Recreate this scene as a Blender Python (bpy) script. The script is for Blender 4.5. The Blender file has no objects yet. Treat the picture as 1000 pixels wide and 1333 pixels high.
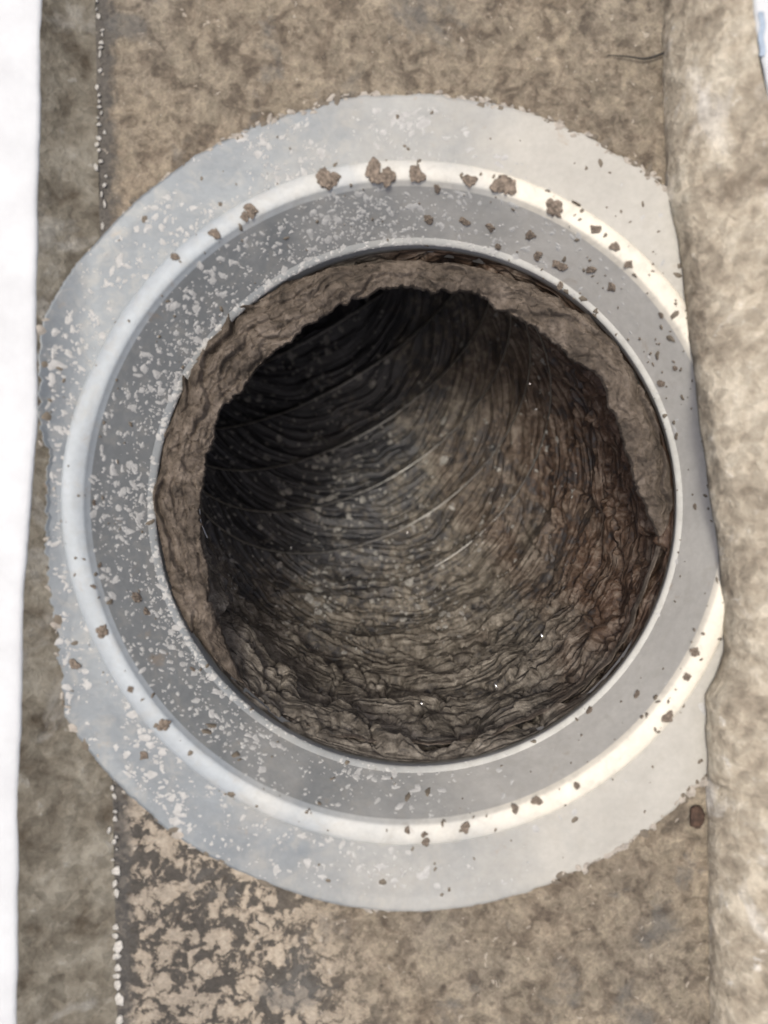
import bpy, bmesh, math, random
import numpy as np
from mathutils import Vector

random.seed(7)
rng = np.random.default_rng(7)
MM = 0.001
scene = bpy.context.scene

# ------------------------------------------------------------------ camera
CAMZ = 250.0                      # mm above the flange
cam_data = bpy.data.cameras.new("camera")
cam = bpy.data.objects.new("camera", cam_data)
scene.collection.objects.link(cam)
cam.location = (0, 0, CAMZ * MM)
cam.rotation_euler = (0, 0, 0)
cam_data.sensor_fit = 'VERTICAL'
cam_data.sensor_height = 24.0
cam_data.lens = 24.0 * 1000.0 / 1333.0
cam_data.clip_start = 0.005
cam_data.clip_end = 50
cam_data.dof.use_dof = True
cam_data.dof.focus_distance = 0.31
cam_data.dof.aperture_fstop = 4.6
scene.camera = cam

# ------------------------------------------------------------------ daylight
SUN_DIR = Vector((-0.15, 0.10, 1.0)).normalized()      # towards the sun
elev = math.asin(SUN_DIR.z)
azim = math.atan2(SUN_DIR.x, SUN_DIR.y)
world = bpy.data.worlds.new("World")
scene.world = world
world.use_nodes = True
wn = world.node_tree
wn.nodes.clear()
sky = wn.nodes.new('ShaderNodeTexSky')
sky.sky_type = 'NISHITA'
sky.sun_disc = False
sky.sun_elevation = elev
sky.sun_rotation = azim
sky.air_density = 0.5
sky.dust_density = 6.0
sky.ozone_density = 0.0
bg = wn.nodes.new('ShaderNodeBackground')
bg.inputs['Strength'].default_value = 0.15
wo = wn.nodes.new('ShaderNodeOutputWorld')
wn.links.new(sky.outputs[0], bg.inputs['Color'])
wn.links.new(bg.outputs[0], wo.inputs['Surface'])
sd = bpy.data.lights.new("sun", 'SUN')
sd.energy = 1.5
sd.angle = math.radians(12)
sd.color = (1.0, 0.98, 0.91)
sun = bpy.data.objects.new("sun", sd)
scene.collection.objects.link(sun)
sun.rotation_euler = SUN_DIR.to_track_quat('Z', 'Y').to_euler()
sun.location = (0, 0, 2)
scene.view_settings.view_transform = 'Standard'
scene.view_settings.look = 'None'
scene.view_settings.exposure = 0.2
scene.view_settings.gamma = 1.0

# ------------------------------------------------------------------ numpy noise
_perm = rng.permutation(4096)
_grad = rng.uniform(-1, 1, 4096)

def vnoise(x, y, z):
    """smooth value noise, about -1..1"""
    xi = np.floor(x).astype(np.int64); yi = np.floor(y).astype(np.int64); zi = np.floor(z).astype(np.int64)
    xf = x - xi; yf = y - yi; zf = z - zi
    u = xf*xf*xf*(xf*(xf*6-15)+10); v = yf*yf*yf*(yf*(yf*6-15)+10); w = zf*zf*zf*(zf*(zf*6-15)+10)
    def h(a, b, c):
        return _grad[_perm[(_perm[(_perm[a & 4095] + b) & 4095] + c) & 4095]]
    c00 = h(xi, yi, zi)*(1-u) + h(xi+1, yi, zi)*u
    c10 = h(xi, yi+1, zi)*(1-u) + h(xi+1, yi+1, zi)*u
    c01 = h(xi, yi, zi+1)*(1-u) + h(xi+1, yi, zi+1)*u
    c11 = h(xi, yi+1, zi+1)*(1-u) + h(xi+1, yi+1, zi+1)*u
    return (c00*(1-v) + c10*v)*(1-w) + (c01*(1-v) + c11*v)*w

def fbm(x, y, z, o=4, gain=0.5):
    s = 0; a = 1; n = 0
    for i in range(o):
        s = s + a*vnoise(x*2**i + 17.3*i, y*2**i + 5.1*i, z*2**i + 9.7*i); n += a; a *= gain
    return s/n

def ridged(x, y, z, o=3):
    s = 0; a = 1; n = 0
    for i in range(o):
        s = s + a*(1 - np.abs(vnoise(x*2**i + 31*i, y*2**i + 7*i, z*2**i + 3*i))*1.6); n += a; a *= 0.5
    return s/n

def worley(x, y, seed=0):
    """F1, F2, random value of the nearest cell"""
    xi = np.floor(x).astype(np.int64); yi = np.floor(y).astype(np.int64)
    f1 = np.full(x.shape, 9.0); f2 = np.full(x.shape, 9.0); rv = np.zeros(x.shape)
    for dx in (-1, 0, 1):
        for dy in (-1, 0, 1):
            cx = xi+dx; cy = yi+dy
            k = _perm[(_perm[(cx+seed) & 4095] + cy) & 4095]
            jx = cx + 0.5 + 0.42*_grad[k]; jy = cy + 0.5 + 0.42*_grad[(k+77) & 4095]
            d = np.hypot(x-jx, y-jy)
            near = d < f1
            f2 = np.where(near, f1, np.minimum(f2, d))
            rv = np.where(near, _grad[(k+191) & 4095], rv)
            f1 = np.where(near, d, f1)
    return f1, f2, rv

def sstep(a, b, x):
    t = np.clip((x-a)/(b-a), 0, 1); return t*t*(3-2*t)

# ------------------------------------------------------------------ mesh helpers (all input in mm)
def make_mesh(name, V, F, mat, smooth=True):
    me = bpy.data.meshes.new(name)
    V = np.asarray(V, dtype=np.float32)*MM
    F = np.asarray(F, dtype=np.int32)
    k = F.shape[1]
    me.vertices.add(len(V)); me.vertices.foreach_set('co', V.ravel())
    me.loops.add(F.size); me.loops.foreach_set('vertex_index', F.ravel())
    me.polygons.add(len(F))
    me.polygons.foreach_set('loop_start', np.arange(0, F.size, k, dtype=np.int32))
    me.polygons.foreach_set('use_smooth', np.full(len(F), smooth))
    me.update(calc_edges=True)
    me.validate()
    if mat: me.materials.append(mat)
    return me

def link(name, me, parent=None, kind=None, label=None, cat=None, group=None):
    o = bpy.data.objects.new(name, me)
    scene.collection.objects.link(o)
    if parent: o.parent = parent
    if kind: o['kind'] = kind
    if label: o['label'] = label
    if cat: o['category'] = cat
    if group: o['group'] = group
    return o

def grid_faces(nu, nv, wrap_u=False):
    U = nu if wrap_u else nu-1
    i, j = np.meshgrid(np.arange(U), np.arange(nv-1), indexing='ij')
    i = i.ravel(); j = j.ravel(); i2 = (i+1) % nu
    return np.stack([i*nv+j, i2*nv+j, i2*nv+j+1, i*nv+j+1], 1)

def add_attr(me, name, vals):
    a = me.attributes.new(name, 'FLOAT', 'POINT')
    a.data.foreach_set('value', np.asarray(vals, dtype=np.float32).ravel())

# ------------------------------------------------------------------ material helpers
class Mat:
    def __init__(self, name):
        self.m = bpy.data.materials.new(name); self.m.use_nodes = True
        self.t = self.m.node_tree; self.t.nodes.clear()
        self.out = self.t.nodes.new('ShaderNodeOutputMaterial')
        self.b = self.t.nodes.new('ShaderNodeBsdfPrincipled')
        self.t.links.new(self.b.outputs[0], self.out.inputs['Surface'])
        self.tc = self.t.nodes.new('ShaderNodeTexCoord')
        self.co = self.tc.outputs['Object']
    def L(self, a, b): self.t.links.new(a, b)
    def set(self, sock, v):
        if hasattr(v, 'links'): self.L(v, sock)
        elif isinstance(v, (tuple, list)) and len(v) == 3 and sock.type == 'RGBA': sock.default_value = (*v, 1)
        else: sock.default_value = v
    def mapping(self, scale=(1, 1, 1), rot=(0, 0, 0), co=None):
        n = self.t.nodes.new('ShaderNodeMapping')
        n.inputs['Scale'].default_value = scale; n.inputs['Rotation'].default_value = rot
        self.L(co or self.co, n.inputs['Vector']); return n.outputs[0]
    def noise(self, scale, detail=4, rough=0.55, dist=0.0, co=None, lac=2.0):
        n = self.t.nodes.new('ShaderNodeTexNoise')
        n.inputs['Scale'].default_value = scale; n.inputs['Detail'].default_value = detail
        n.inputs['Roughness'].default_value = rough; n.inputs['Distortion'].default_value = dist
        n.inputs['Lacunarity'].default_value = lac
        self.L(co or self.co, n.inputs['Vector']); return n.outputs[0]
    def voro(self, scale, feature='F1', rnd=1.0, co=None, out='Distance'):
        n = self.t.nodes.new('ShaderNodeTexVoronoi'); n.feature = feature
        n.inputs['Scale'].default_value = scale; n.inputs['Randomness'].default_value = rnd
        self.L(co or self.co, n.inputs['Vector']); return n.outputs[out]
    def ramp(self, fac, *stops, interp='LINEAR'):
        n = self.t.nodes.new('ShaderNodeValToRGB'); n.color_ramp.interpolation = interp
        els = n.color_ramp.elements
        while len(els) < len(stops): els.new(0.5)
        for e, (p, c) in zip(els, stops):
            e.position = p
            e.color = (c, c, c, 1) if not isinstance(c, tuple) else (*c, 1)
        self.L(fac, n.inputs[0]); return n.outputs[0]
    def mix(self, f, a, b, mode='MIX'):
        n = self.t.nodes.new('ShaderNodeMix'); n.data_type = 'RGBA'; n.blend_type = mode
        self.set(n.inputs[0], f); self.set(n.inputs[6], a); self.set(n.inputs[7], b)
        return n.outputs[2]
    def math(self, op, a, b=0.0, c=None, clamp=False):
        n = self.t.nodes.new('ShaderNodeMath'); n.operation = op; n.use_clamp = clamp
        self.set(n.inputs[0], a); self.set(n.inputs[1], b)
        if c is not None: self.set(n.inputs[2], c)
        return n.outputs[0]
    def attr(self, name):
        n = self.t.nodes.new('ShaderNodeAttribute'); n.attribute_name = name; return n.outputs['Fac']
    def xyz(self):
        n = self.t.nodes.new('ShaderNodeSeparateXYZ'); self.L(self.co, n.inputs[0]); return n.outputs
    def bump(self, h, dist, strength=1.0, prev=None):
        n = self.t.nodes.new('ShaderNodeBump')
        n.inputs['Distance'].default_value = dist; n.inputs['Strength'].default_value = strength
        self.L(h, n.inputs['Height'])
        if prev: self.L(prev, n.inputs['Normal'])
        return n.outputs[0]
    def done(self, color=None, rough=None, metal=None, normal=None, spec=None):
        for k, v in (('Base Color', color), ('Roughness', rough), ('Metallic', metal),
                     ('Normal', normal), ('Specular IOR Level', spec)):
            if v is not None: self.set(self.b.inputs[k], v)
        return self.m

def mat_floor():
    m = Mat('mottled_coating')
    x, y, z = m.xyz()
    n1 = m.noise(125, 7, 0.66, 0.5)            # blotches about 10 mm
    n2 = m.noise(240, 5, 0.6, 0.4)
    n3 = m.noise(14, 3, 0.5)
    n4 = m.noise(900, 3, 0.6)
    blot = m.math('ADD', m.math('MULTIPLY', n1, 0.65), m.math('MULTIPLY', n2, 0.35))
    # the lower left has crisp pale islands on a dark ground, the rest is softer
    corner = m.math('ADD', m.math('MULTIPLY', x, -9.0), m.math('MULTIPLY', y, -3.6))
    corner = m.ramp(m.math('ADD', corner, m.math('MULTIPLY', n3, 0.5)), (0.75, 0.0), (1.15, 1.0))
    cell = m.voro(210, co=m.t.nodes.new('ShaderNodeVectorMath').outputs[0] if False else None, out='Color')
    cell2 = m.voro(560, out='Color')
    edge = m.t.nodes.new('ShaderNodeTexVoronoi'); edge.feature = 'DISTANCE_TO_EDGE'; edge.inputs['Scale'].default_value = 150
    wv = m.t.nodes.new('ShaderNodeVectorMath'); wv.operation = 'MULTIPLY_ADD'
    nc = m.t.nodes.new('ShaderNodeTexNoise'); nc.inputs['Scale'].default_value = 130; nc.inputs['Detail'].default_value = 4
    m.L(m.co, nc.inputs['Vector']); m.L(nc.outputs['Color'], wv.inputs[0]); wv.inputs[1].default_value = (0.016, 0.016, 0.016)
    m.L(m.co, wv.inputs[2]); m.L(wv.outputs[0], edge.inputs['Vector'])
    isl = m.math('ADD', m.math('MULTIPLY', edge.outputs['Distance'], 0.9), m.math('MULTIPLY', m.math('SUBTRACT', n1, 0.5), 1.5))
    tan = m.ramp(n3, (0.3, (0.27, 0.21, 0.15)), (0.5, (0.34, 0.28, 0.20)), (0.7, (0.28, 0.255, 0.215)))
    soft = m.ramp(blot, (0.40, (0.08, 0.062, 0.045)), (0.465, (0.165, 0.128, 0.09)), (0.495, (0.29, 0.238, 0.17)), (0.54, (0.39, 0.325, 0.235)), (0.62, (0.50, 0.43, 0.32)))
    soft = m.mix(0.25, soft, tan)
    crisp = m.ramp(isl, (0.03, (0.11, 0.10, 0.085)), (0.08, (0.24, 0.205, 0.16)), (0.15, (0.46, 0.395, 0.305)), (0.4, (0.54, 0.47, 0.37)))
    soft = m.mix(0.45, soft, m.mix(0.8, tan, m.ramp(cell, (0.2, 0.45), (0.8, 1.25)), 'MULTIPLY'))
    isl2 = m.ramp(m.noise(150, 3, 0.5, 0.9, co=m.mapping((1, 1, 1), (0, 0, 0.7))), (0.40, (0.13, 0.11, 0.088)), (0.435, (0.20, 0.172, 0.135)), (0.47, (0.34, 0.295, 0.222)), (0.56, (0.37, 0.325, 0.25)), (0.585, (0.46, 0.405, 0.30)))
    soft = m.mix(0.42, soft, isl2)
    soft = m.mix(0.3, soft, m.ramp(cell2, (0.2, 0.55), (0.8, 1.2)), 'MULTIPLY')
    col = m.mix(corner, soft, crisp)
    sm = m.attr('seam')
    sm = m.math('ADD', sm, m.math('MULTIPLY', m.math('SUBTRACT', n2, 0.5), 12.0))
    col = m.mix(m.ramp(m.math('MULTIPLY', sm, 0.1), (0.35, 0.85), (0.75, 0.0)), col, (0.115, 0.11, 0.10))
    gr = m.noise(520, 4, 0.7)
    col = m.mix(0.4, col, m.ramp(gr, (0.36, 0.5), (0.6, 1.12)), 'MULTIPLY')
    col = m.mix(m.ramp(m.noise(17, 4, 0.6, 0.4), (0.4, 0.0), (0.65, 0.55)), col, m.mix(1.0, col, (0.62, 0.64, 0.68), 'MULTIPLY'))
    # blue-grey bare patches and small pale chips
    bare = m.ramp(m.noise(34, 5, 0.65, 0.3, co=m.mapping((1, 1, 1), (0, 0, 1.0))), (0.58, 0.0), (0.66, 0.6))
    col = m.mix(bare, col, (0.15, 0.148, 0.138))
    chips = m.ramp(m.noise(330, 3, 0.5, 0.5, co=m.mapping((1, 1, 1), (0.4, 0, 2.0))), (0.68, 0.0), (0.72, 1.0))
    col = m.mix(m.math('MULTIPLY', chips, 0.75), col, (0.5, 0.45, 0.37))
    dark = m.ramp(m.voro(130, co=m.mapping((1, 1, 1), (0, 0.3, 0))), (0.0, 1.0), (0.16, 0.0))
    col = m.mix(m.math('MULTIPLY', dark, 0.8), col, (0.07, 0.055, 0.042))
    col = m.mix(0.35, col, m.ramp(n4, (0.3, 0.35), (0.7, 1.0)), 'MULTIPLY')
    nb = m.bump(blot, 0.0032, 1.0); nb = m.bump(gr, 0.0009, 0.9, nb)
    nb = m.bump(n4, 0.0004, 0.8, nb)
    return m.done(col, 0.82, 0.0, nb, 0.25)

def mat_wall(name, dark, mid, light, white, sc=1.0, zs=1.0):
    m = Mat(name)
    n1 = m.noise(55*sc, 5, 0.6, 0.5, co=m.mapping((1, 1, zs)))
    n2 = m.noise(170*sc, 5, 0.65, 0.3, co=m.mapping((1, 1, zs)))
    n3 = m.noise(800, 3, 0.6)
    n4 = m.noise(40*sc, 4, 0.6, 0.6, co=m.mapping((1, 1, zs), (0, 0, 0)))
    f = m.math('ADD', m.math('MULTIPLY', n1, 0.6), m.math('MULTIPLY', n2, 0.4))
    col = m.ramp(f, (0.36, dark), (0.5, mid), (0.64, light))
    col = m.mix(m.ramp(n4, (0.56, 0.0), (0.68, 0.7)), col, white)
    col = m.mix(m.ramp(n2, (0.64, 0.0), (0.7, 0.6)), col, white)
    cl = m.voro(330, out='Color')
    col = m.mix(0.45, col, m.ramp(cl, (0.2, 0.5), (0.8, 1.15)), 'MULTIPLY')
    n5 = m.noise(420, 4, 0.7)
    col = m.mix(0.3, col, m.ramp(n5, (0.35, 0.45), (0.6, 1.1)), 'MULTIPLY')
    nb = m.bump(f, 0.003, 0.9); nb = m.bump(n5, 0.0006, 0.8, nb); nb = m.bump(n3, 0.0003, 0.7, nb)
    return m.done(col, 0.85, 0.0, nb, 0.2)

def mat_white():
    m = Mat('white_paint')
    n = m.noise(60, 5, 0.6); n2 = m.noise(500, 4, 0.6)
    col = m.ramp(n, (0.3, (0.52, 0.54, 0.55)), (0.6, (0.585, 0.61, 0.62)))
    return m.done(col, 0.6, 0, m.bump(n2, 0.0004, 0.5))

def mat_metal(name, base, dusty_lit, rough, metal=0.25):
    m = Mat(name)
    x, y, z = m.xyz()
    # dust film thickens rightwards; skylight blue and warm bounce light painted in too
    film = m.math('ADD', m.math('MULTIPLY', x, 5.0), m.math('MULTIPLY', m.noise(28, 5, 0.6, 0.4), 0.9))
    film = m.ramp(film, (0.2, 0.0), (0.75, 1.0))
    n = m.noise(420, 4, 0.65)
    n2 = m.noise(60, 5, 0.6)
    col = m.mix(film, base, dusty_lit)
    col = m.mix(0.25, col, m.ramp(n2, (0.35, 0.55), (0.65, 1.0)), 'MULTIPLY')
    col = m.mix(0.15, col, m.ramp(n, (0.35, 0.4), (0.65, 1.0)), 'MULTIPLY')
    bl = m.ramp(m.noise(170, 5, 0.7, 0.6, co=m.mapping((1, 1, 1), (0.3, 0.9, 0))), (0.5, 0.0), (0.66, 0.32))
    col = m.mix(bl, col, (0.36, 0.345, 0.30))
    stain = m.ramp(m.noise(90, 5, 0.7, 0.8, co=m.mapping((1, 1, 1), (1.0, 0.2, 0))), (0.63, 0.0), (0.74, 0.45))
    col = m.mix(stain, col, (0.30, 0.22, 0.14))
    r = m.math('ADD', m.math('MULTIPLY', film, 0.12), rough)
    met = m.math('MULTIPLY', m.math('SUBTRACT', 1.0, m.math('MULTIPLY', film, 0.8)), metal)
    nb = m.bump(n2, 0.0008, 0.35); nb = m.bump(n, 0.00015, 0.6, nb)
    return m.done(col, r, met, nb, 0.5)

def mat_crust(name, a, b, c, rough=0.75):
    m = Mat(name)
    n1 = m.noise(70, 6, 0.65, 0.8); n2 = m.noise(320, 5, 0.65, 0.3); n3 = m.noise(1300, 3, 0.6)
    f = m.math('ADD', m.math('MULTIPLY', n1, 0.6), m.math('MULTIPLY', n2, 0.4))
    col = m.ramp(f, (0.36, a), (0.5, b), (0.64, c))
    pits = m.ramp(m.voro(420), (0.0, 0.6), (0.16, 0.0))
    col = m.mix(pits, col, a)
    nb = m.bump(f, 0.0016, 0.8); nb = m.bump(n2, 0.0006, 0.7, nb); nb = m.bump(n3, 0.0003, 0.8, nb)
    return m.done(col, rough, 0, nb, 0.35)

def mat_liner():
    m = Mat('duct_liner')
    dirt = m.attr('dirt'); rust = m.attr('rust'); fold = m.attr('crease')
    n1 = m.noise(60, 6, 0.65, 0.7); n2 = m.noise(260, 5, 0.65, 0.4); n3 = m.noise(1200, 3, 0.6)
    f = m.math('ADD', m.math('MULTIPLY', n1, 0.5), m.math('MULTIPLY', n2, 0.5))
    crud = m.ramp(f, (0.38, (0.036, 0.030, 0.023)), (0.47, (0.10, 0.086, 0.067)), (0.55, (0.19, 0.167, 0.133)), (0.65, (0.33, 0.30, 0.25)))
    brown = m.ramp(f, (0.38, (0.024, 0.013, 0.008)), (0.5, (0.080, 0.045, 0.026)), (0.6, (0.19, 0.145, 0.11)))
    crud = m.mix(rust, crud, brown)
    film = m.ramp(fold, (0.3, (0.022, 0.023, 0.027)), (0.7, (0.075, 0.075, 0.078)))  # film darker down in the fine creases, paler on their crests
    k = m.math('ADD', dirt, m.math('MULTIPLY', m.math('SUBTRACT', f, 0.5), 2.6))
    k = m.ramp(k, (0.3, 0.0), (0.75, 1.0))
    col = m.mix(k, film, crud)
    col = m.mix(0.5, col, m.ramp(n3, (0.35, 0.4), (0.65, 1.0)), 'MULTIPLY')
    r = m.ramp(k, (0.0, 0.38), (1.0, 0.66))
    nb = m.bump(f, 0.0011, 0.8); nb = m.bump(fold, 0.0012, 0.9, nb); nb = m.bump(n3, 0.0003, 0.9, nb)
    return m.done(col, r, 0, nb, 0.5)

def mat_plain(name, col, rough, metal=0.0, var=0.3, sc=400):
    m = Mat(name)
    n = m.noise(sc, 4, 0.6)
    c = m.mix(var, col, m.ramp(n, (0.35, 0.25), (0.65, 1.0)), 'MULTIPLY')
    return m.done(c, rough, metal, m.bump(n, 0.0005 if sc > 50 else 0.0012, 0.8))

M_floor = mat_floor()
M_wallL = mat_wall('grey_plaster', (0.075, 0.062, 0.045), (0.165, 0.15, 0.118), (0.26, 0.245, 0.20), (0.31, 0.305, 0.275))
M_wallR = mat_wall('tan_plaster', (0.22, 0.185, 0.14), (0.43, 0.38, 0.295), (0.62, 0.57, 0.46), (0.74, 0.72, 0.66))
M_white = mat_white()
M_flange = mat_metal('flange_metal', (0.20, 0.225, 0.24), (0.45, 0.44, 0.395), 0.5, 0.2)
M_bead = mat_metal('lit_bead_metal', (0.40, 0.44, 0.46), (0.78, 0.74, 0.63), 0.6, 0.12)  # paler than the flange metal: the bead's highlight is put into its colour
M_collar = mat_metal('collar_metal', (0.225, 0.24, 0.24), (0.50, 0.49, 0.45), 0.5, 0.05)
M_ridge = mat_metal('ridge_metal', (0.30, 0.32, 0.32), (0.60, 0.60, 0.55), 0.45, 0.05)
M_lip = mat_crust('caked_dust', (0.03, 0.024, 0.018), (0.098, 0.079, 0.061), (0.20, 0.167, 0.135))
M_liner = mat_liner()
M_pale = mat_plain('pale_splash', (0.56, 0.56, 0.53), 0.7)  # same paint as the flange splashes, paler to offset the wall's shade
M_mortar = mat_plain('mortar', (0.42, 0.385, 0.33), 0.85, var=0.5)
M_flsplash = mat_plain('flange_splash', (0.45, 0.45, 0.43), 0.7)
M_dust = mat_plain('grey_dust_spot', (0.33, 0.32, 0.29), 0.8, var=0.7)
M_darkfleck = mat_plain('brown_fleck', (0.17, 0.145, 0.11), 0.8)
M_clump = mat_plain('brown_clump', (0.30, 0.245, 0.19), 0.9, var=0.9, sc=2.2)
M_wire = mat_plain('wire', (0.45, 0.44, 0.41), 0.3, 0.8, 0.5)
M_chip = mat_plain('white_chip', (0.66, 0.64, 0.58), 0.7, var=0.5, sc=2.0)
M_glint = mat_plain('glint_bit', (0.9, 0.9, 0.88), 0.12, 0.9, 0.0)
M_blue = mat_plain('faded_blue', (0.36, 0.44, 0.53), 0.7)
M_strand = mat_plain('dark_strand', (0.03, 0.026, 0.022), 0.7)

# ------------------------------------------------------------------ the channel: floor and walls
def lut(pts):
    xs = [p[0] for p in pts]; ys = [p[1] for p in pts]
    return lambda v: np.interp(v, xs, ys)

YMIN, YMAX = -340.0, 340.0
FLOOR_Z = -1.2
H_L = 7.0
seam_px = lut([(-700, 118), (0, 124), (300, 130), (1000, 146), (1333, 153), (2000, 160)])
top_px = lut([(-700, 54), (0, 52), (250, 46), (400, 44), (540, 46), (640, 37), (760, 28), (1000, 22), (1333, 18), (2000, 16)])
def seam_x(Y): return (seam_px(666.5 - Y/0.25) - 500)*0.2512
def top_x(Y): return (top_px(666.5 - Y/0.2425) - 500)*0.2425
def drape(X, Y):
    """height of the left wall's inner face above the floor at X, Y"""
    b = seam_x(Y); t = (b - X)/(b - top_x(Y))
    return H_L*np.clip(t, 0, 1.0)**1.8

HX, HY, HR = 7.5, 3.1, 104.0       # mouth of the collar

def cut_hole(V, F, r):
    c = V[F].mean(axis=1)
    return F[np.hypot(c[:, 0]-HX, c[:, 1]-HY) > r]

# floor
nx, ny = 260, 760
gx, gy = np.meshgrid(np.linspace(0, 1, nx), np.linspace(YMIN, YMAX, ny), indexing='ij')
Xf = seam_x(gy)*(1-gx) + 112*gx
Zf = FLOOR_Z + 0.35*fbm(Xf/16, gy/16, 0*gx, 4) + 0.28*np.clip(fbm(Xf/4.5, gy/4.5, 0*gx+3, 3)*2.2, -1, 1)
V = np.stack([Xf, gy, Zf], 2).reshape(-1, 3)
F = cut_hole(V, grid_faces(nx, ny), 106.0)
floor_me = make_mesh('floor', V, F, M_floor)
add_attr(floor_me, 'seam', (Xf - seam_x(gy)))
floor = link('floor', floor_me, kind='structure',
             label='mottled brown and tan floor of the channel around the metal collar')
# left wall, with a cove at its foot, and a foot of the same height as the floor
nt = 60
gt, gy = np.meshgrid(np.linspace(0, 1, nt), np.linspace(YMIN, YMAX, ny), indexing='ij')
Xw = seam_x(gy)*(1-gt) + top_x(gy)*gt
Zw = FLOOR_Z + (H_L-FLOOR_Z)*gt**1.8
rough_w = 0.5*fbm(Xw/14, gy/14, Zw/14, 5)*np.sin(np.pi*np.clip(gt, 0, 1))
V = np.stack([Xw + rough_w, gy, Zw + 0.3*rough_w], 2).reshape(-1, 3)
F = cut_hole(V, grid_faces(nt, ny), 106.0)
wall_l = link('side_wall', make_mesh('side_wall', V, F[:, ::-1], M_wallL),
              label='low dull grey-brown side wall between the white board and the collar, with white chips along its foot',
              cat='wall', group='side walls of the channel')

# white board on top of the left wall: a slab with a worn edge
def slab(name, xedge_fn, z, far, thick, mat, sign, **kw):
    n = 500
    ys = np.linspace(YMIN, YMAX, n)
    xe = xedge_fn(ys) + 0.25*fbm(ys/5, ys*0, ys*0+5, 4) + 0.5*fbm(ys/30, ys*0, ys*0+9, 2)
    prof = [(0.5, -thick), (-0.35, -thick+0.1), (-0.3, -thick+0.5), (0.1, -0.35), (0.9, 0.05), (4, 0.15), (far, 0.15)]
    V = np.zeros((n, len(prof), 3))
    for j, (dx, dz) in enumerate(prof):
        V[:, j, 0] = xe + sign*dx if dx < far else xe*0 + sign*(abs(xe).max()+far)
        V[:, j, 1] = ys; V[:, j, 2] = z + dz
    F = grid_faces(n, len(prof))
    if sign < 0: F = F[:, ::-1]
    return link(name, make_mesh(name, V.reshape(-1, 3), F, mat), **kw)
slab('painted_board', lambda y: top_x(y)+0.1, H_L+0.7, 150, 1.4, M_white, -1,
     label='off-white painted board along the whole left edge beside the collar', cat='board', group='white boards')

# right wall: tall, bowed, standing over the flange
rb_px = lut([(-600, 862), (0, 866), (130, 868), (250, 871), (290, 878), (330, 886), (430, 896), (520, 907), (580, 915), (720, 935), (790, 942),
             (850, 942), (880, 932), (905, 918), (1000, 922), (1100, 925), (1333, 928), (2000, 935)])
def right_x(Y): return (rb_px(666.5 - Y/0.2485) - 500)*0.2485
H_R = 25.0
nt = 120
gt, gy = np.meshgrid(np.linspace(0, 1, nt), np.linspace(YMIN, YMAX, ny), indexing='ij')
py = 666.5 - gy/0.25
zb = np.where((py > 262) & (py < 1015), 1.4, -2.0)
bx = right_x(gy)
zz = zb + (H_R - zb)*gt**0.62
out_r = np.interp(py, [-200, 0, 100, 180, 260, 400], [15, 17.0, 18.0, 21.0, 26, 30])
xx = bx + out_r*gt**1.5 + 1.5*fbm(gy/22, zz/22, gy*0, 4)*sstep(0.02, 0.2, gt) + 0.5*fbm(gy/5, zz/5, gy*0+4, 3)*sstep(0.0, 0.05, gt) + 0.5*fbm(gy/6, gy*0, gy*0+8, 3)
V = np.stack([xx, gy, zz], 2)
# underside so that the wall is a solid body resting over the flange
under = np.stack([xx[0]+30, gy[0], zb[0]], 1)[None]
V = np.concatenate([under, V], 0).reshape(-1, 3)
wall_r = link('side_wall', make_mesh('side_wall_tall', V, grid_faces(nt+1, ny), M_wallR),
              label='tall light tan rough side wall that overlaps the right edge of the collar flange',
              cat='wall', group='side walls of the channel')
def right_top(y):
    return right_x(y) + np.interp(666.5 - y/0.25, [-200, 0, 100, 180, 260, 400], [15, 17.0, 18.0, 21.0, 26, 30])
br = slab('painted_board', right_top, H_R+0.7, 150, 1.4, M_white, 1,
     label='white painted board edge in the upper right corner with a small blue patch', cat='board', group='white boards')

# chips in the seam at the foot of the left wall
def blob_mesh(name, seed, flat, mat, sub=2, rough=0.35):
    bm = bmesh.new(); bmesh.ops.create_icosphere(bm, subdivisions=sub, radius=1.0)
    co = np.array([v.co[:] for v in bm.verts])
    n = 1 + rough*(fbm(co[:, 0]*1.1+seed*9, co[:, 1]*1.1, co[:, 2]*1.1+seed, 2)*1.5 + 0.7*fbm(co[:, 0]*4+seed*9, co[:, 1]*4, co[:, 2]*4+seed, 3))
    co = co*n[:, None]; co[:, 2] *= flat
    for v, c in zip(bm.verts, co): v.co = c
    me = bpy.data.meshes.new(name); bm.to_mesh(me); bm.free()
    me.materials.append(mat)
    for p in me.polygons: p.use_smooth = True
    return me
chipm = [blob_mesh('chip', i, 0.35, M_chip, 1, 0.5) for i in range(5)]
def put(name, me, loc, s, parent=None, rot=None, **kw):
    o = link(name, me, parent, **kw)
    o.location = Vector(loc)*MM; o.scale = (s[0]*MM, s[1]*MM, s[2]*MM)
    o.rotation_euler = rot or (0, 0, random.uniform(0, 6.28))
    return o
ys = []
y = 0.0
while y < 1360:
    if y < 300 or y > 985:
        big = y > 1120
        l = random.uniform(7, 15) if big else random.uniform(2.5, 9)
        dens = 0.9 if (y > 1120 or 60 < y < 280) else 0.55
        if random.random() < dens:
            Yc = (666.5 - (y + l/2))*0.2512
            Xc = seam_x(Yc) + random.gauss(0.9 if not big else 0.4, 1.0 if not big else 0.5)
            put('plaster_chip', random.choice(chipm), (Xc, Yc, FLOOR_Z+0.35), (random.uniform(0.8, 1.7) if big else random.uniform(0.4, 1.0), l*0.145, 0.6),
                wall_l, rot=(0, 0, random.uniform(-0.35, 0.35)))
        y += l + random.uniform(0.5, 7)
    else: y += 5

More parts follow.
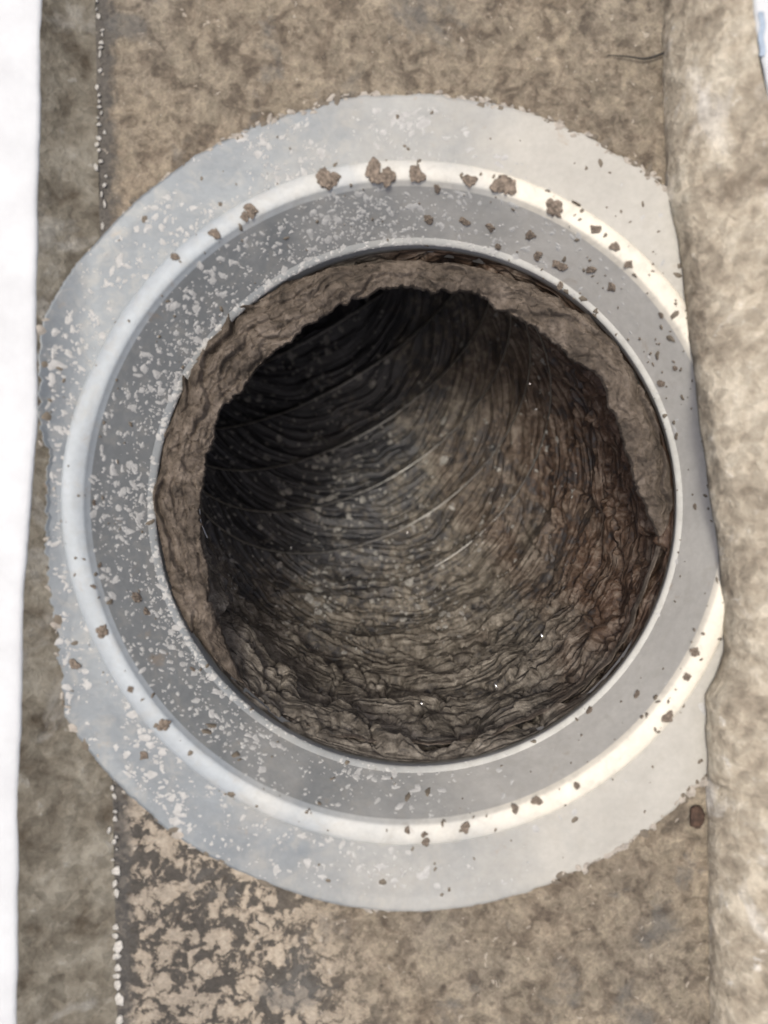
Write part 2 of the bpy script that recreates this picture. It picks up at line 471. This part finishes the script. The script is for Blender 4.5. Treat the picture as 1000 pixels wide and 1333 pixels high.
# ------------------------------------------------------------------ the collar
collar = bpy.data.objects.new('duct_collar', None); scene.collection.objects.link(collar)
collar['label'] = 'round grey-white metal duct collar with paint splashes, its flange flat on the mottled floor'
collar['category'] = 'duct collar'

# profile: l (arc length), r, z ; l<0 is the flat flange
prof = [(-40, 144.0+7.5, 0.0), (0, 111.5, 0.0)]
pl = [(0.0, 111.5, 0.0)]
for k in range(1, 13):
    t = k/12*math.pi*0.78
    pl.append((0, 107.6 + 3.9*math.cos(t)*1.0, 1.7*math.sin(t)**1.2))
pl.append((0, 104.2, 0.3)); pl.append((0, 103.9, -0.2)); pl.append((0, 103.5, -0.9))
Z_R0, Z_R1, Z_END = -18.6, -22.4, -30.0
R_R0, R_R1, R_END = 93.6, 92.6, 91.4
pl += [(0, 98.6, -9.5), (0, R_R0, Z_R0)]
for k in range(1, 9):
    t = k/8
    pl.append((0, R_R0 + (R_R1-R_R0)*t - 1.3*math.sin(math.pi*t), Z_R0 + (Z_R1-Z_R0)*t))
pl += [(0, 92.2, -24.5), (0, R_END, Z_END)]
R_ = np.array([p[1] for p in pl]); Z_ = np.array([p[2] for p in pl])
L_ = np.concatenate([[0], np.cumsum(np.hypot(np.diff(R_), np.diff(Z_)))])
def l_of_z(z):   # on the wall
    k = np.where(Z_ < -0.5)[0]
    return float(np.interp(-z, -Z_[k], L_[k]))
L_BEAD = float(L_[13]); L_WALL = l_of_z(-1.0); L_R0 = l_of_z(Z_R0); L_R1 = l_of_z(Z_R1); L_END = float(L_[-1])

def collar_pt(a, l, off=0.0):
    a = np.asarray(a, float); l = np.asarray(l, float)
    r = np.where(l < 0, 111.5 - l, np.interp(l, L_, R_))
    z = np.where(l < 0, 0.0, np.interp(l, L_, Z_))
    e = 0.05
    r2 = np.where(l+e < 0, 111.5-(l+e), np.interp(l+e, L_, R_)); z2 = np.where(l+e < 0, 0, np.interp(l+e, L_, Z_))
    r1 = np.where(l-e < 0, 111.5-(l-e), np.interp(l-e, L_, R_)); z1 = np.where(l-e < 0, 0, np.interp(l-e, L_, Z_))
    dr = r2-r1; dz = z2-z1; n = np.hypot(dr, dz)+1e-9
    nr, nz = dz/n, -dr/n
    # normal turned towards the open side (up on the flange, inwards on the wall)
    r = r + nr*off; z = z + nz*off
    cx = HX + np.maximum(-z, 0)*0.18; cy = HY - np.maximum(-z, 0)*0.04
    X = cx + r*np.cos(a); Y = cy + r*np.sin(a)
    w = sstep(-15, 0, z)
    zd = drape(X, Y)*w
    wav = 0.5*vnoise(np.cos(a)*3+5, np.sin(a)*3, a*0)*sstep(-10, 0, -np.abs(l*0))*sstep(0, -15, l)
    return X, Y, z + zd + wav*1.0

def outer_l(a):
    """where the flange ends, for each angle (negative l)"""
    base = 132.3 + 0.9*vnoise(np.cos(a)*2, np.sin(a)*2, a*0+2)
    ad = np.degrees(a) % 360
    jag = 0.35 + 0.9*sstep(25, 55, ad)*sstep(140, 110, ad)*1 + 0.7*sstep(270, 300, ad)
    base = base + jag*(0.75*fbm(np.cos(a)*28, np.sin(a)*28, a*0+1, 3) + 0.35*fbm(np.cos(a)*70, np.sin(a)*70, a*0+6, 2))
    l = 111.5 - base
    # trimmed where it climbs the left wall
    edge = lut([(300, 58), (420, 52), (480, 50), (545, 50), (590, 62), (650, 59), (700, 58), (760, 63), (830, 72), (880, 78), (920, 84)])
    for _ in range(60):
        X, Y, Z = collar_pt(a, l)
        px = 500 + X/(CAMZ-Z)*1000; pyy = 666.5 - Y/(CAMZ-Z)*1000
        lim = edge(pyy) + 3*vnoise(pyy/9, pyy*0, pyy*0) + 1.5*vnoise(pyy/3, pyy*0, pyy*0+2)
        rad = np.hypot(px-530, pyy-649)
        bad = ((px < lim) | ((px < 200) & (rad > 529.5))) & (l < -1)
        l = np.where(bad, l + 0.3, l)
    return l

na = 1440
A = np.linspace(0, 2*math.pi, na, endpoint=False)
OL = outer_l(A)
# flange: from its rim inwards, with thickness at the rim
rows = 26
Vf = np.zeros((na, rows+2, 3))
X, Y, Z = collar_pt(A, OL, 0.0)
Vf[:, 0] = np.stack([X, Y, Z-1.4], 1)
Vf[:, 1] = np.stack([X, Y, Z-0.12], 1)
for k in range(rows):
    t = k/(rows-1); t = t**1.0
    l = (OL+0.15)*(1-t) + (-0.0)*t
    X, Y, Z = collar_pt(A, l)
    dent = 0.25*fbm(X/18, Y/18, X*0+3, 3)
    lift = 0.7*sstep(0.25, 0.0, t)*np.clip(vnoise(np.cos(A)*4, np.sin(A)*4, A*0+7), 0, 1)
    Vf[:, k+2] = np.stack([X, Y, Z + (dent)*sstep(1, .7, t) + lift], 1)
Vf[:, 1, 2] = Vf[:, 2, 2]-0.25
ff = grid_faces(na, rows+2, True)
link('flange', make_mesh('flange', Vf.reshape(-1, 3), ff, M_flange), collar)
def band(l0, l1, n, mat, name):
    V = np.zeros((na, n, 3))
    for k, l in enumerate(np.linspace(l0, l1, n)):
        X, Y, Z = collar_pt(A, np.full(na, l))
        V[:, k] = np.stack([X, Y, Z], 1)
    return link(name, make_mesh(name, V.reshape(-1, 3), grid_faces(na, n, True), mat), collar)
band(0.0, L_WALL, 22, M_bead, 'rolled_bead')
band(L_WALL, L_R0, 40, M_collar, 'collar_wall')
band(L_R0, L_R1, 18, M_ridge, 'stiffening_rib')
band(L_R1, L_END, 6, M_collar, 'collar_end')

# projection table to put clumps where the photograph has them
aa, ll = np.meshgrid(np.linspace(0, 2*math.pi, 720, endpoint=False), np.linspace(-20, L_END, 200), indexing='ij')
TX, TY, TZ = collar_pt(aa, ll)
TPX = 500 + TX/(CAMZ-TZ)*1000; TPY = 666.5 - TY/(CAMZ-TZ)*1000
def at_px(px, py):
    i = np.argmin((TPX-px)**2 + (TPY-py)**2)
    return aa.ravel()[i], ll.ravel()[i]

# splashes: thin irregular raised spots, many of them
def splats(name, A0, L0, S, EL, ROT, mat, parent, ptfn, sx=1.0, n=9, h=0.16, wob=0.35, lsc=1.0):
    """A0 in radians, L0 in mm; S radius mm; EL elongation; sx: mm per radian as array"""
    N = len(A0)
    th = np.linspace(0, 2*math.pi, n, endpoint=False)[None]
    rad = S[:, None]*(1 + wob*rng.uniform(-1, 1, (N, n)))
    u = rad*np.cos(th)*EL[:, None]; v = rad*np.sin(th)/np.sqrt(EL)[:, None]
    c, s = np.cos(ROT)[:, None], np.sin(ROT)[:, None]
    uu = u*c - v*s; vv = (u*s + v*c)*lsc
    ring = ptfn(A0[:, None] + uu/sx, L0[:, None] + vv, -0.05 if h > 0 else 0.0)
    ring2 = ptfn(A0[:, None] + 0.75*uu/sx, L0[:, None] + 0.75*vv, h*0.85)
    top = ptfn(A0[:, None], L0[:, None], h)
    V = np.concatenate([np.stack(ring, 2), np.stack(ring2, 2), np.stack(top, 2)], 1)   # N, 2n+1, 3
    m = 2*n+1
    k = np.arange(n); k2 = (k+1) % n
    quads = np.stack([k, k2, n+k2, n+k], 1)
    tri = np.stack([n+k, n+k2, np.full(n, 2*n)], 1)
    tris = np.concatenate([quads[:, [0, 1, 2]], quads[:, [0, 2, 3]], tri], 0)
    F = (tris[None] + (np.arange(N)*m)[:, None, None]).reshape(-1, 3)
    return link(name, make_mesh(name, V.reshape(-1, 3), F, mat), parent, kind='stuff')

# density of pale splashes: left half and the top of the wall
def sample(N, l0, l1, dens):
    out_a = []; out_l = []
    while len(out_a) < N:
        a = rng.uniform(0, 2*math.pi, 20000); l = rng.uniform(l0, l1, 20000)
        p = dens(np.degrees(a), l)*np.clip(0.65+0.9*fbm(np.cos(a)*5, np.sin(a)*5, l/9, 3), 0.05, 1.5)
        ok = rng.uniform(0, 1, 20000) < p
        out_a += list(a[ok]); out_l += list(l[ok])
    return np.array(out_a[:N]), np.array(out_l[:N])
left = lambda ad: sstep(50, 120, ad)*sstep(300, 225, ad)
def trim_ok(a, l):
    ol = np.interp(a, A, OL); return l > ol + 1.2
a, l = sample(2100, -20, 0, lambda ad, l: 0.03+left(ad)*1.0)
ok = trim_ok(a, l); a, l = a[ok], l[ok]
S = np.clip(rng.lognormal(-1.0, 0.62, len(a)), 0.12, 1.7)
splats('paint_splash', a, l, S, rng.uniform(1, 1.8, len(a)), rng.normal(0.9, 0.9, len(a)), M_flsplash, collar, collar_pt, 120.0, h=0.07)
a, l = sample(2900, L_WALL, L_R1, lambda ad, l: 0.02 + left(ad)*1.0*(0.5+0.5*sstep(L_WALL, L_R0, l)) + 0.35*sstep(35, 80, ad)*sstep(130, 110, ad))
S = np.clip(rng.lognormal(-0.98, 0.62, len(a)), 0.12, 1.5)
splats('wall_splash', a, l, S, rng.uniform(1, 1.7, len(a)), rng.normal(1.2, 1.0, len(a)), M_pale, collar, collar_pt, 98.0, h=0.06)
# brown flecks, mostly on the right and the bead
a, l = sample(420, -17, L_R1, lambda ad, l: 0.25 + 0.6*sstep(80, 40, ad) + 0.3*sstep(L_WALL+4, L_BEAD, l)*sstep(-3, 1, l))
ok = trim_ok(a, l); a, l = a[ok], l[ok]
S = np.clip(rng.lognormal(-0.95, 0.6, len(a)), 0.15, 1.3)
splats('brown_fleck', a, l, S, rng.uniform(1, 1.8, len(a)), rng.normal(1.2, 0.8, len(a)), M_darkfleck, collar, collar_pt, 108.0, h=0.3)

# crust of mortar and dust along the rim of the flange
a = rng.uniform(math.radians(20), math.radians(350), 900)
ad = np.degrees(a); a = a[rng.uniform(0, 1, 900) < (0.12 + 0.88*sstep(25, 50, ad)*sstep(135, 105, ad) + 0.6*sstep(285, 300, ad))]
l = np.interp(a, A, OL) + rng.normal(0.1, 0.6, len(a))
half = rng.uniform(0, 1, len(a)) < 0.55
for nm, mk, mt in (('mortar_crust', half, M_mortar), ('rim_dirt', ~half, M_darkfleck)):
    k = int(mk.sum())
    splats(nm, a[mk], l[mk], np.clip(rng.lognormal(-0.45, 0.5, k), 0.25, 1.5), rng.uniform(1, 2.0, k), rng.normal(0, 0.5, k), mt, collar, collar_pt, 132.0, h=0.25)

# clumps one can pick out
clm = [blob_mesh('clump', 20+i, 0.42, M_clump, 4, 0.5) for i in range(6)]
clumps = [(420,235,36),(438,232,18),(485,224,34),(505,230,26),(655,241,38),(720,270,30),(541,229,24),(610,236,20),(280,303,17),(328,275,22),(318,282,14),
 (228,335,17),(215,945,21),(133,822,20),(178,780,22),(190,795,13),(638,296,15),(700,332,18),(728,346,24),(690,305,15),(648,320,13),(862,500,13),
 (606,1077,15),(697,1042,15),(670,1053,13),(752,1021,12),(532,1080,11),(555,1096,14),(553,1085,10),(97,866,18),(768,925,12),(830,905,12),(905,850,14),
 (870,934,18),(122,765,9),(122,655,8),(170,898,10),(188,985,12),(130,735,9),(570,245,14),(770,350,16),(797,375,14),(560,285,16),(603,288,18),(540,355,11),
 (730,372,12),(862,410,9),(880,480,9),(905,660,9),(880,570,8),(748,265,16),(775,300,16),(800,320,14),(820,345,12),(895,880,12),(372,905,8),(250,870,9)]
for (px, py_, d) in clumps:
    a, l = at_px(px, py_)
    X, Y, Z = collar_pt(a, l, 0.2)
    X2, Y2, Z2 = collar_pt(a, l, 1.2)
    nrm = Vector((float(X2-X), float(Y2-Y), float(Z2-Z))).normalized()
    s = d*0.25*0.37*(CAMZ-float(Z))/CAMZ
    o = link('dirt_clump', random.choice(clm), collar)
    o.location = Vector((float(X), float(Y), float(Z)))*MM
    q = nrm.to_track_quat('Z', 'Y'); e = q.to_matrix().to_4x4()
    from mathutils import Matrix
    o.matrix_world = Matrix.Translation(o.location) @ e @ Matrix.Rotation(random.uniform(0, 6.28), 4, 'Z') @ Matrix.Diagonal((s*MM, s*random.uniform(0.7, 1.0)*MM, s*0.5*MM, 1))

# ------------------------------------------------------------------ the flexible duct
duct = bpy.data.objects.new('flexible_duct', None); scene.collection.objects.link(duct)
duct['label'] = 'dirt-caked flexible duct of wrinkled black film curving away below the collar'
duct['category'] = 'flexible duct'
ZM = -25.0
RB = 116.0; RT = 91.6
C0 = np.array([HX + 25*0.18, HY - 1.0, -24.0])
dd = np.array([-0.44, 0.90, 0.0]); dd /= np.linalg.norm(dd)
zz_ = np.array([0, 0, 1.0]); bb = np.cross(dd, zz_)
BEND = math.radians(104)
PITCH = 20.0
S_BEND = (RB)*BEND
S_TOT = 8 + S_BEND + 260
def duct_frame(s):
    s = np.asarray(s, float)
    s1 = np.clip(s-8, 0, S_BEND); th = s1/RB
    base = C0 + (-np.minimum(s, 8))[..., None]*zz_
    Nn = -(np.cos(th)[..., None]*dd + np.sin(th)[..., None]*zz_)
    Tn = np.sin(th)[..., None]*dd - np.cos(th)[..., None]*zz_
    C = base + RB*dd + RB*Nn + np.maximum(s-8-S_BEND, 0)[..., None]*Tn
    return C, Tn, Nn
def fold_height(s, p):
    cx, sy = np.cos(p), np.sin(p)
    ease = sstep(0, 8, s)
    depth = sstep(55, 120, s)
    se = s + np.maximum(s-8, 0)*0.75*cx          # true length along the wall at this side of the bend
    # film sagging between the coils of the helix
    u = (s - 14 - PITCH*p/(2*math.pi))/PITCH
    fr = u - np.floor(u)
    h = -4.6*(np.sin(np.pi*fr**0.75))**0.8*sstep(30, 80, s)
    # shingled layers of caked dust, strong near the mouth
    warp = 1.0*fbm(cx*1.8+3, sy*1.8, se/90, 3) + 0.12*fbm(cx*7, sy*7, se/30, 3)
    c1 = se/30.0 + warp*1.8
    c2 = se/11.0 + warp*3.0 + 0.3*fbm(cx*4, sy*4, se/40+4, 2)
    m1 = sstep(-0.3, 0.3, fbm(cx*3.0, sy*3.0, se/50+11, 2))
    m2 = sstep(-0.3, 0.3, fbm(cx*4.6+7, sy*4.6, se/26+2, 2))
    amp = 6.2*np.exp(-np.maximum(s-58, 0)/36.0)*ease + 0.10
    saw = lambda q: np.where((q-np.floor(q)) < 0.9, (q-np.floor(q))/0.9, 1-((q-np.floor(q))-0.9)/0.1)
    h = h + amp*(0.9*m1*saw(c1) + 0.5*m2*saw(c2))
    # plates, longer round the duct than along it
    wx = 0.35*fbm(cx*9, sy*9, se/12+2, 3); wy = 0.45*fbm(cx*9+5, sy*9, se/12, 3)
    f1, f2, rv = worley((p+math.pi)*12/(2*math.pi) + wx + 0.25*warp, se/20.0 + warp*2.2 + wy)
    h = h + amp*0.42*(rv*0.8 + 0.5*(0.6-f1)) - amp*0.30*sstep(0.12, 0.0, f2-f1)
    g1, g2, gv = worley((p+math.pi)*44/(2*math.pi) + wx*2, se/7.0 + warp*3 + wy*2, 9)
    h = h + amp*0.09*gv - amp*0.05*sstep(0.16, 0.0, g2-g1)
    h = h + amp*0.35*fbm(cx*5, sy*5, se/26, 4) + amp*0.05*fbm(cx*30, sy*30, se/4, 3)
    # fine creases that run round the duct
    wr = ridged(cx*1.8+warp, sy*1.8, se/9.5+warp*1.7, 2)
    h = h + (0.1 + 0.9*depth)*2.6*wr
    wr2 = ridged(cx*2.2+warp, sy*2.2, se/2.6+warp*3.4, 2)
    h = h + 0.75*wr2*(0.15+0.85*depth) + 0.10*fbm(cx*40, sy*40, se/3.0, 2)
    dw = np.minimum(fr, 1-fr)*PITCH
    wm = np.exp(-(dw/1.0)**2)*sstep(75, 115, s)
    h = h*(1-wm) + (1.0 + 2.2*np.exp(-np.maximum(s-58, 0)/36.0))*wm
    return h, wr2, warp
def duct_pt(p, s, off=0.0, with_h=True):
    p, s = np.broadcast_arrays(np.asarray(p, float), np.asarray(s, float))
    C, Tn, Nn = duct_frame(s)
    h = fold_height(s, p)[0] if with_h else 0*s
    r = RT - h*1.0 - off
    P = C + r[..., None]*(np.cos(p)[..., None]*Nn + np.sin(p)[..., None]*bb)
    return P[..., 0], P[..., 1], P[..., 2]

ns = 520; npn = 900
s_arr = np.concatenate([np.linspace(0, 8+S_BEND*0.9, ns-40), np.linspace(8+S_BEND*0.9, S_TOT, 41)[1:]])
ns = len(s_arr)
# angular samples packed on the outer side of the bend, the one in view
tt = np.linspace(0, 2*math.pi, npn, endpoint=False) - math.pi
p_arr = tt + 0.35*np.sin(tt)*-1
Pg, Sg = np.meshgrid(p_arr, s_arr, indexing='ij')
Hh, WR, WP = fold_height(Sg, Pg)
X, Y, Z = duct_pt(Pg, Sg, 0)
V = np.stack([X, Y, Z], 2).reshape(-1, 3)
F = grid_faces(len(p_arr), ns, True)
me = make_mesh('liner', V, F, M_liner)
# how much dust lies where: thick at the mouth, thin on the film deep inside and towards the left
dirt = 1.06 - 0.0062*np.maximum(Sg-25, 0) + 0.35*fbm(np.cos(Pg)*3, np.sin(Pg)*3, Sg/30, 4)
side = np.sin(Pg)           # +1 / -1 : right or left
sgn = 1.0 if bb[0] > 0 else -1.0
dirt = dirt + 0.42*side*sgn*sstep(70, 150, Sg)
rust = sstep(0.15, 0.9, side*sgn + 0.5*fbm(np.cos(Pg)*5, np.sin(Pg)*5, Sg/22+8, 4) + 0.1)*sstep(210, 60, Sg)
add_attr(me, 'dirt', np.clip(dirt, 0, 1.3)); add_attr(me, 'rust', np.clip(rust, 0, 1)); add_attr(me, 'crease', np.clip(WR, 0, 1))
link('liner', me, duct)
# unseen dark cap added at the far end to keep sky light out
C, Tn, Nn = duct_frame(np.array([S_TOT-2.0]))
ang = np.linspace(0, 2*math.pi, 48, endpoint=False)
rim = C[0] + 91*(np.cos(ang)[:, None]*Nn[0] + np.sin(ang)[:, None]*bb)
V = np.concatenate([rim, C[0][None] + 20*Tn[0]], 0)
F = np.array([[i, (i+1) % 48, 48] for i in range(48)])
link('end_light_cap', make_mesh('end_light_cap', V, F, M_strand), duct)

# the helical wire under the film, proud of it
def tube(name, P, r, mat, parent, k=8, **kw):
    P = np.asarray(P, float); n = len(P)
    T = np.gradient(P, axis=0); T /= np.linalg.norm(T, axis=1)[:, None]
    ref = np.array([0.13, 0.2, 0.97]); Bn = np.cross(T, ref); Bn /= np.linalg.norm(Bn, axis=1)[:, None]
    Nn = np.cross(Bn, T)
    rr = np.full(n, r) if np.isscalar(r) else np.asarray(r)
    an = np.linspace(0, 2*math.pi, k, endpoint=False)
    V = P[:, None] + rr[:, None, None]*(np.cos(an)[None, :, None]*Nn[:, None] + np.sin(an)[None, :, None]*Bn[:, None])
    idx = grid_faces(k, n, True)
    return link(name, make_mesh(name, V.transpose(1, 0, 2).reshape(-1, 3), idx, mat), parent, **kw)
s0 = 55.0
k_turns = 14
pp = np.linspace(0, k_turns*2*math.pi, k_turns*160)
ss = 14 + PITCH*4 + PITCH*pp/(2*math.pi)
keep = ss < S_TOT-10
pp, ss = pp[keep], ss[keep]
X, Y, Z = duct_pt(pp, ss, 1.35, False)
hs = 1.0 + 2.2*np.exp(-np.maximum(ss-58, 0)/36.0)
C, Tn, Nn = duct_frame(ss)
P = C + (RT - hs - 0.25)[:, None]*(np.cos(pp)[:, None]*Nn + np.sin(pp)[:, None]*bb)
tube('wire_coil', P, 0.45, M_wire, duct, k=6)

# dust spots on the film
def duct_sample(N, f):
    A_, S_ = [], []
    while len(A_) < N:
        p = rng.uniform(-math.pi/1.2, math.pi/1.2, 20000); s = rng.uniform(30, 8+S_BEND, 20000)
        ok = rng.uniform(0, 1, 20000) < f(p, s)
        A_ += list(p[ok]); S_ += list(s[ok])
    return np.array(A_[:N]), np.array(S_[:N])
p, s = duct_sample(3600, lambda p, s: sstep(50, 95, s)*(0.15+0.85*sstep(0.55, -0.1, np.sin(p)*sgn + 0.003*(60-s)*0))*np.clip(0.3+1.6*fbm(np.cos(p)*9, np.sin(p)*9, s/14, 3)*0.5+0.35, 0.08, 1))
S = np.clip(rng.lognormal(-0.55, 0.6, len(p)), 0.25, 2.4)
splats('dust_spot', p, s, S, rng.uniform(1, 1.35, len(p)), rng.uniform(0, 3, len(p)), M_dust, duct, lambda a, l, o: duct_pt(a, l, o), 91.0, n=9, h=0.25, wob=0.35, lsc=0.57)
p, s = duct_sample(14, lambda p, s: 1.0*(s < 120))
splats('added_glint', p, s, np.full(14, 0.5), np.full(14, 1.6), rng.uniform(0, 3, 14), M_glint, duct, duct_pt, 91.0, n=5, h=0.9)  # bright metallic bits added to stand for sparkles of light

# ------------------------------------------------------------------ caked lip round the mouth of the duct
LCX, LCY = 537.0, 655.0
def polar(pts):
    A_ = np.array([math.atan2(LCY-y, x-LCX) for x, y in pts]); R0 = np.array([math.hypot(x-LCX, y-LCY) for x, y in pts])
    o = np.argsort(A_); A_, R0 = A_[o], R0[o]
    A_ = np.concatenate([A_-2*math.pi, A_, A_+2*math.pi]); R0 = np.tile(R0, 3)
    return lambda a: np.interp(((a+math.pi) % (2*math.pi))-math.pi, A_, R0)
inner = polar([(262,690),(262,640),(270,590),(283,548),(292,530),(330,490),(355,462),(385,437),(420,411),(450,396),(485,381),(520,373),(560,375),(600,379),(636,386),(648,400),(668,412),(698,430),
               (713,433),(722,448),(745,465),(780,490),(790,520),(803,550),(815,590),(826,640),(843,680),(855,705),(858,740),(852,785),(805,862),(722,915),(640,948),(530,955),(450,944),(380,912),(322,852),(285,790),(268,730)])
outer = polar([(203,640),(205,590),(218,545),(240,490),(270,440),(300,415),(340,390),(385,366),(430,350),(475,343),(520,342),(580,344),(640,355),(695,375),(740,400),(800,450),(835,510),(858,580),(871,650),(870,690),
               (846,782),(800,868),(722,928),(640,965),(530,973),(430,962),(350,931),(290,882),(245,812),(215,722)])
na2, nr2 = 2000, 90
A2 = np.linspace(0, 2*math.pi, na2, endpoint=False)
ca, sa = np.cos(A2), np.sin(A2)
Ri = inner(A2) + 7.0*fbm(ca*13, sa*13, A2*0, 3) + 2.2*fbm(ca*60, sa*60, A2*0+1, 2)
Ro = outer(A2) + 4.0*fbm(ca*12, sa*12, A2*0+2, 4) + 1
adeg = np.degrees(A2); adeg = np.where(adeg > 280, adeg-360, adeg)
keep_lip = sstep(-16, 4, adeg)*sstep(243, 196, adeg)
Ri = Ro - (Ro-Ri)*keep_lip
Ri = np.minimum(Ri, Ro-3)
sink = 7.0*(1-keep_lip)
width = Ro-Ri
Vl = np.zeros((na2, nr2, 3))
for k in range(nr2):
    t = k/(nr2-1)
    if t < 0.82:
        q = t/0.82
        rp = Ro*(1-q) + Ri*q
        ws = np.clip(width/70, 0.12, 1)
        z = ZM - 1.5 + (2.0+4.0*ws)*math.sin(math.pi*min(q*1.25, 1)**0.8 if q < 0.8 else math.pi*1.0)*1.0
        z = ZM - 1.5 + (1.5 + 4.5*ws)*math.sin(math.pi*(0.10+0.78*q))
        flow = q*width/27.0 + 2.4*fbm(ca*2.6, sa*2.6, A2*0+q*0.3, 3) + 0.35*fbm(ca*9, sa*9, A2*0+q*1.5, 3)
        fr = flow - np.floor(flow)
        saw = np.where(fr < 0.86, (fr/0.86)**0.7, (1-fr)/0.14)
        lay = _grad[(np.floor(flow).astype(int)*37 + 500) & 4095]
        fl2 = q*width/13.0 + 1.5*fbm(ca*3.6, sa*3.6, A2*0+q*0.4+4, 3) + 0.25*fbm(ca*12, sa*12, A2*0+q*2, 3)
        f2_ = fl2 - np.floor(fl2)
        crk = sstep(0.2, 0.0, np.abs(f2_-0.5))*sstep(-0.1, 0.3, fbm(ca*7, sa*7, q*1.5+3, 2))
        g1, g2, gv = worley(A2*14 + 0.8*fbm(ca*12, sa*12, q*width/12, 3), q*width/14 + 1.2*fbm(ca*9, sa*9, q*width/16+5, 3))
        z = z + ws*(0.8*gv - 0.7*sstep(0.10, 0, g2-g1))
        gm = 0.25 + 0.75*sstep(-0.15, 0.25, fbm(ca*4+3, sa*4, A2*0+q*1.2, 3))
        z = z + 4.6*ws*saw*gm + 1.4*lay*ws*gm - 1.3*crk*ws + 1.1*fbm(ca*13, sa*13, q*width/18, 3)*np.clip(ws*1.5, 0.3, 1) + 0.3*fbm(ca*50, sa*50, q*width/6, 3)
        zl = z
    else:
        q = (t-0.82)/0.18
        rp = Ri + 0.6 - 1.6*math.sin(math.pi*q) + q*2.0
        z = zl - 4.2*q
    sc = (CAMZ - ZM)/1000
    Vl[:, k, 0] = (LCX + rp*ca - 500)*sc
    Vl[:, k, 1] = (666.5 - LCY + rp*sa)*sc
    Vl[:, k, 2] = z - sink
link('mouth_lip', make_mesh('mouth_lip', Vl.reshape(-1, 3), grid_faces(na2, nr2, True), M_lip), duct,
     label='pale brown crust of caked dust folded round the duct mouth')
# loose wire end standing on the left inside the mouth
def W(px, py, z): return ((px-500)*(CAMZ-z)/1000, (666.5-py)*(CAMZ-z)/1000, z)
pts = [W(262, 590, ZM-3), W(260, 620, ZM-1.5), W(259, 650, ZM-1), W(261, 680, ZM-2.5), W(270, 700, ZM-6)]
def smooth_path(pts, n=40):
    pts = np.array(pts); t = np.arange(len(pts)); q = np.linspace(0, len(pts)-1, n)
    P = np.stack([np.interp(q, t, pts[:, i]) for i in range(3)], 1)
    for _ in range(6): P[1:-1] = (P[:-2]+2*P[1:-1]+P[2:])/4
    return P
tube('wire_end', smooth_path(pts), 0.28, mat_plain('bright_wire', (0.6, 0.6, 0.58), 0.25, 0.9, 0.1), duct, k=6)

# strand lying on the floor, top right
pts = [W(790, 72, -0.3), W(815, 73, 0.4), W(838, 77, 0.6), W(852, 74, 0.5), W(864, 69, 0.6)]
tube('dark_strand', smooth_path(pts), np.linspace(0.15, 0.45, 40), M_strand, None, k=6,
     label='thin dark curved strand lying on the mottled floor near the tall right wall', cat='strand')
o = put('hole_lump', blob_mesh('hole_lump', 77, 0.6, mat_plain('hole_dark', (0.10, 0.06, 0.04), 0.85, var=0.8, sc=2.0), 3, 0.3), W(908, 1062, 0.2), (2.6, 3.2, 2.0), None,
    label='small dark brown lump in place of a hole at the foot of the tall right wall below the collar', cat='dark lump')  # dark lump added to stand for a small hole
# faded blue patch on the right board
xe = float(right_top(156.0))
V = []
for yv in np.linspace(133, 146, 9):
    for xv in (0.9, 2.6): V.append((xe + xv + 0.3*math.sin(yv*3), yv, H_R+0.7+0.16+0.06))
link('blue_patch', make_mesh('blue_patch', V, grid_faces(9, 2)[:, ::-1], M_blue), br)
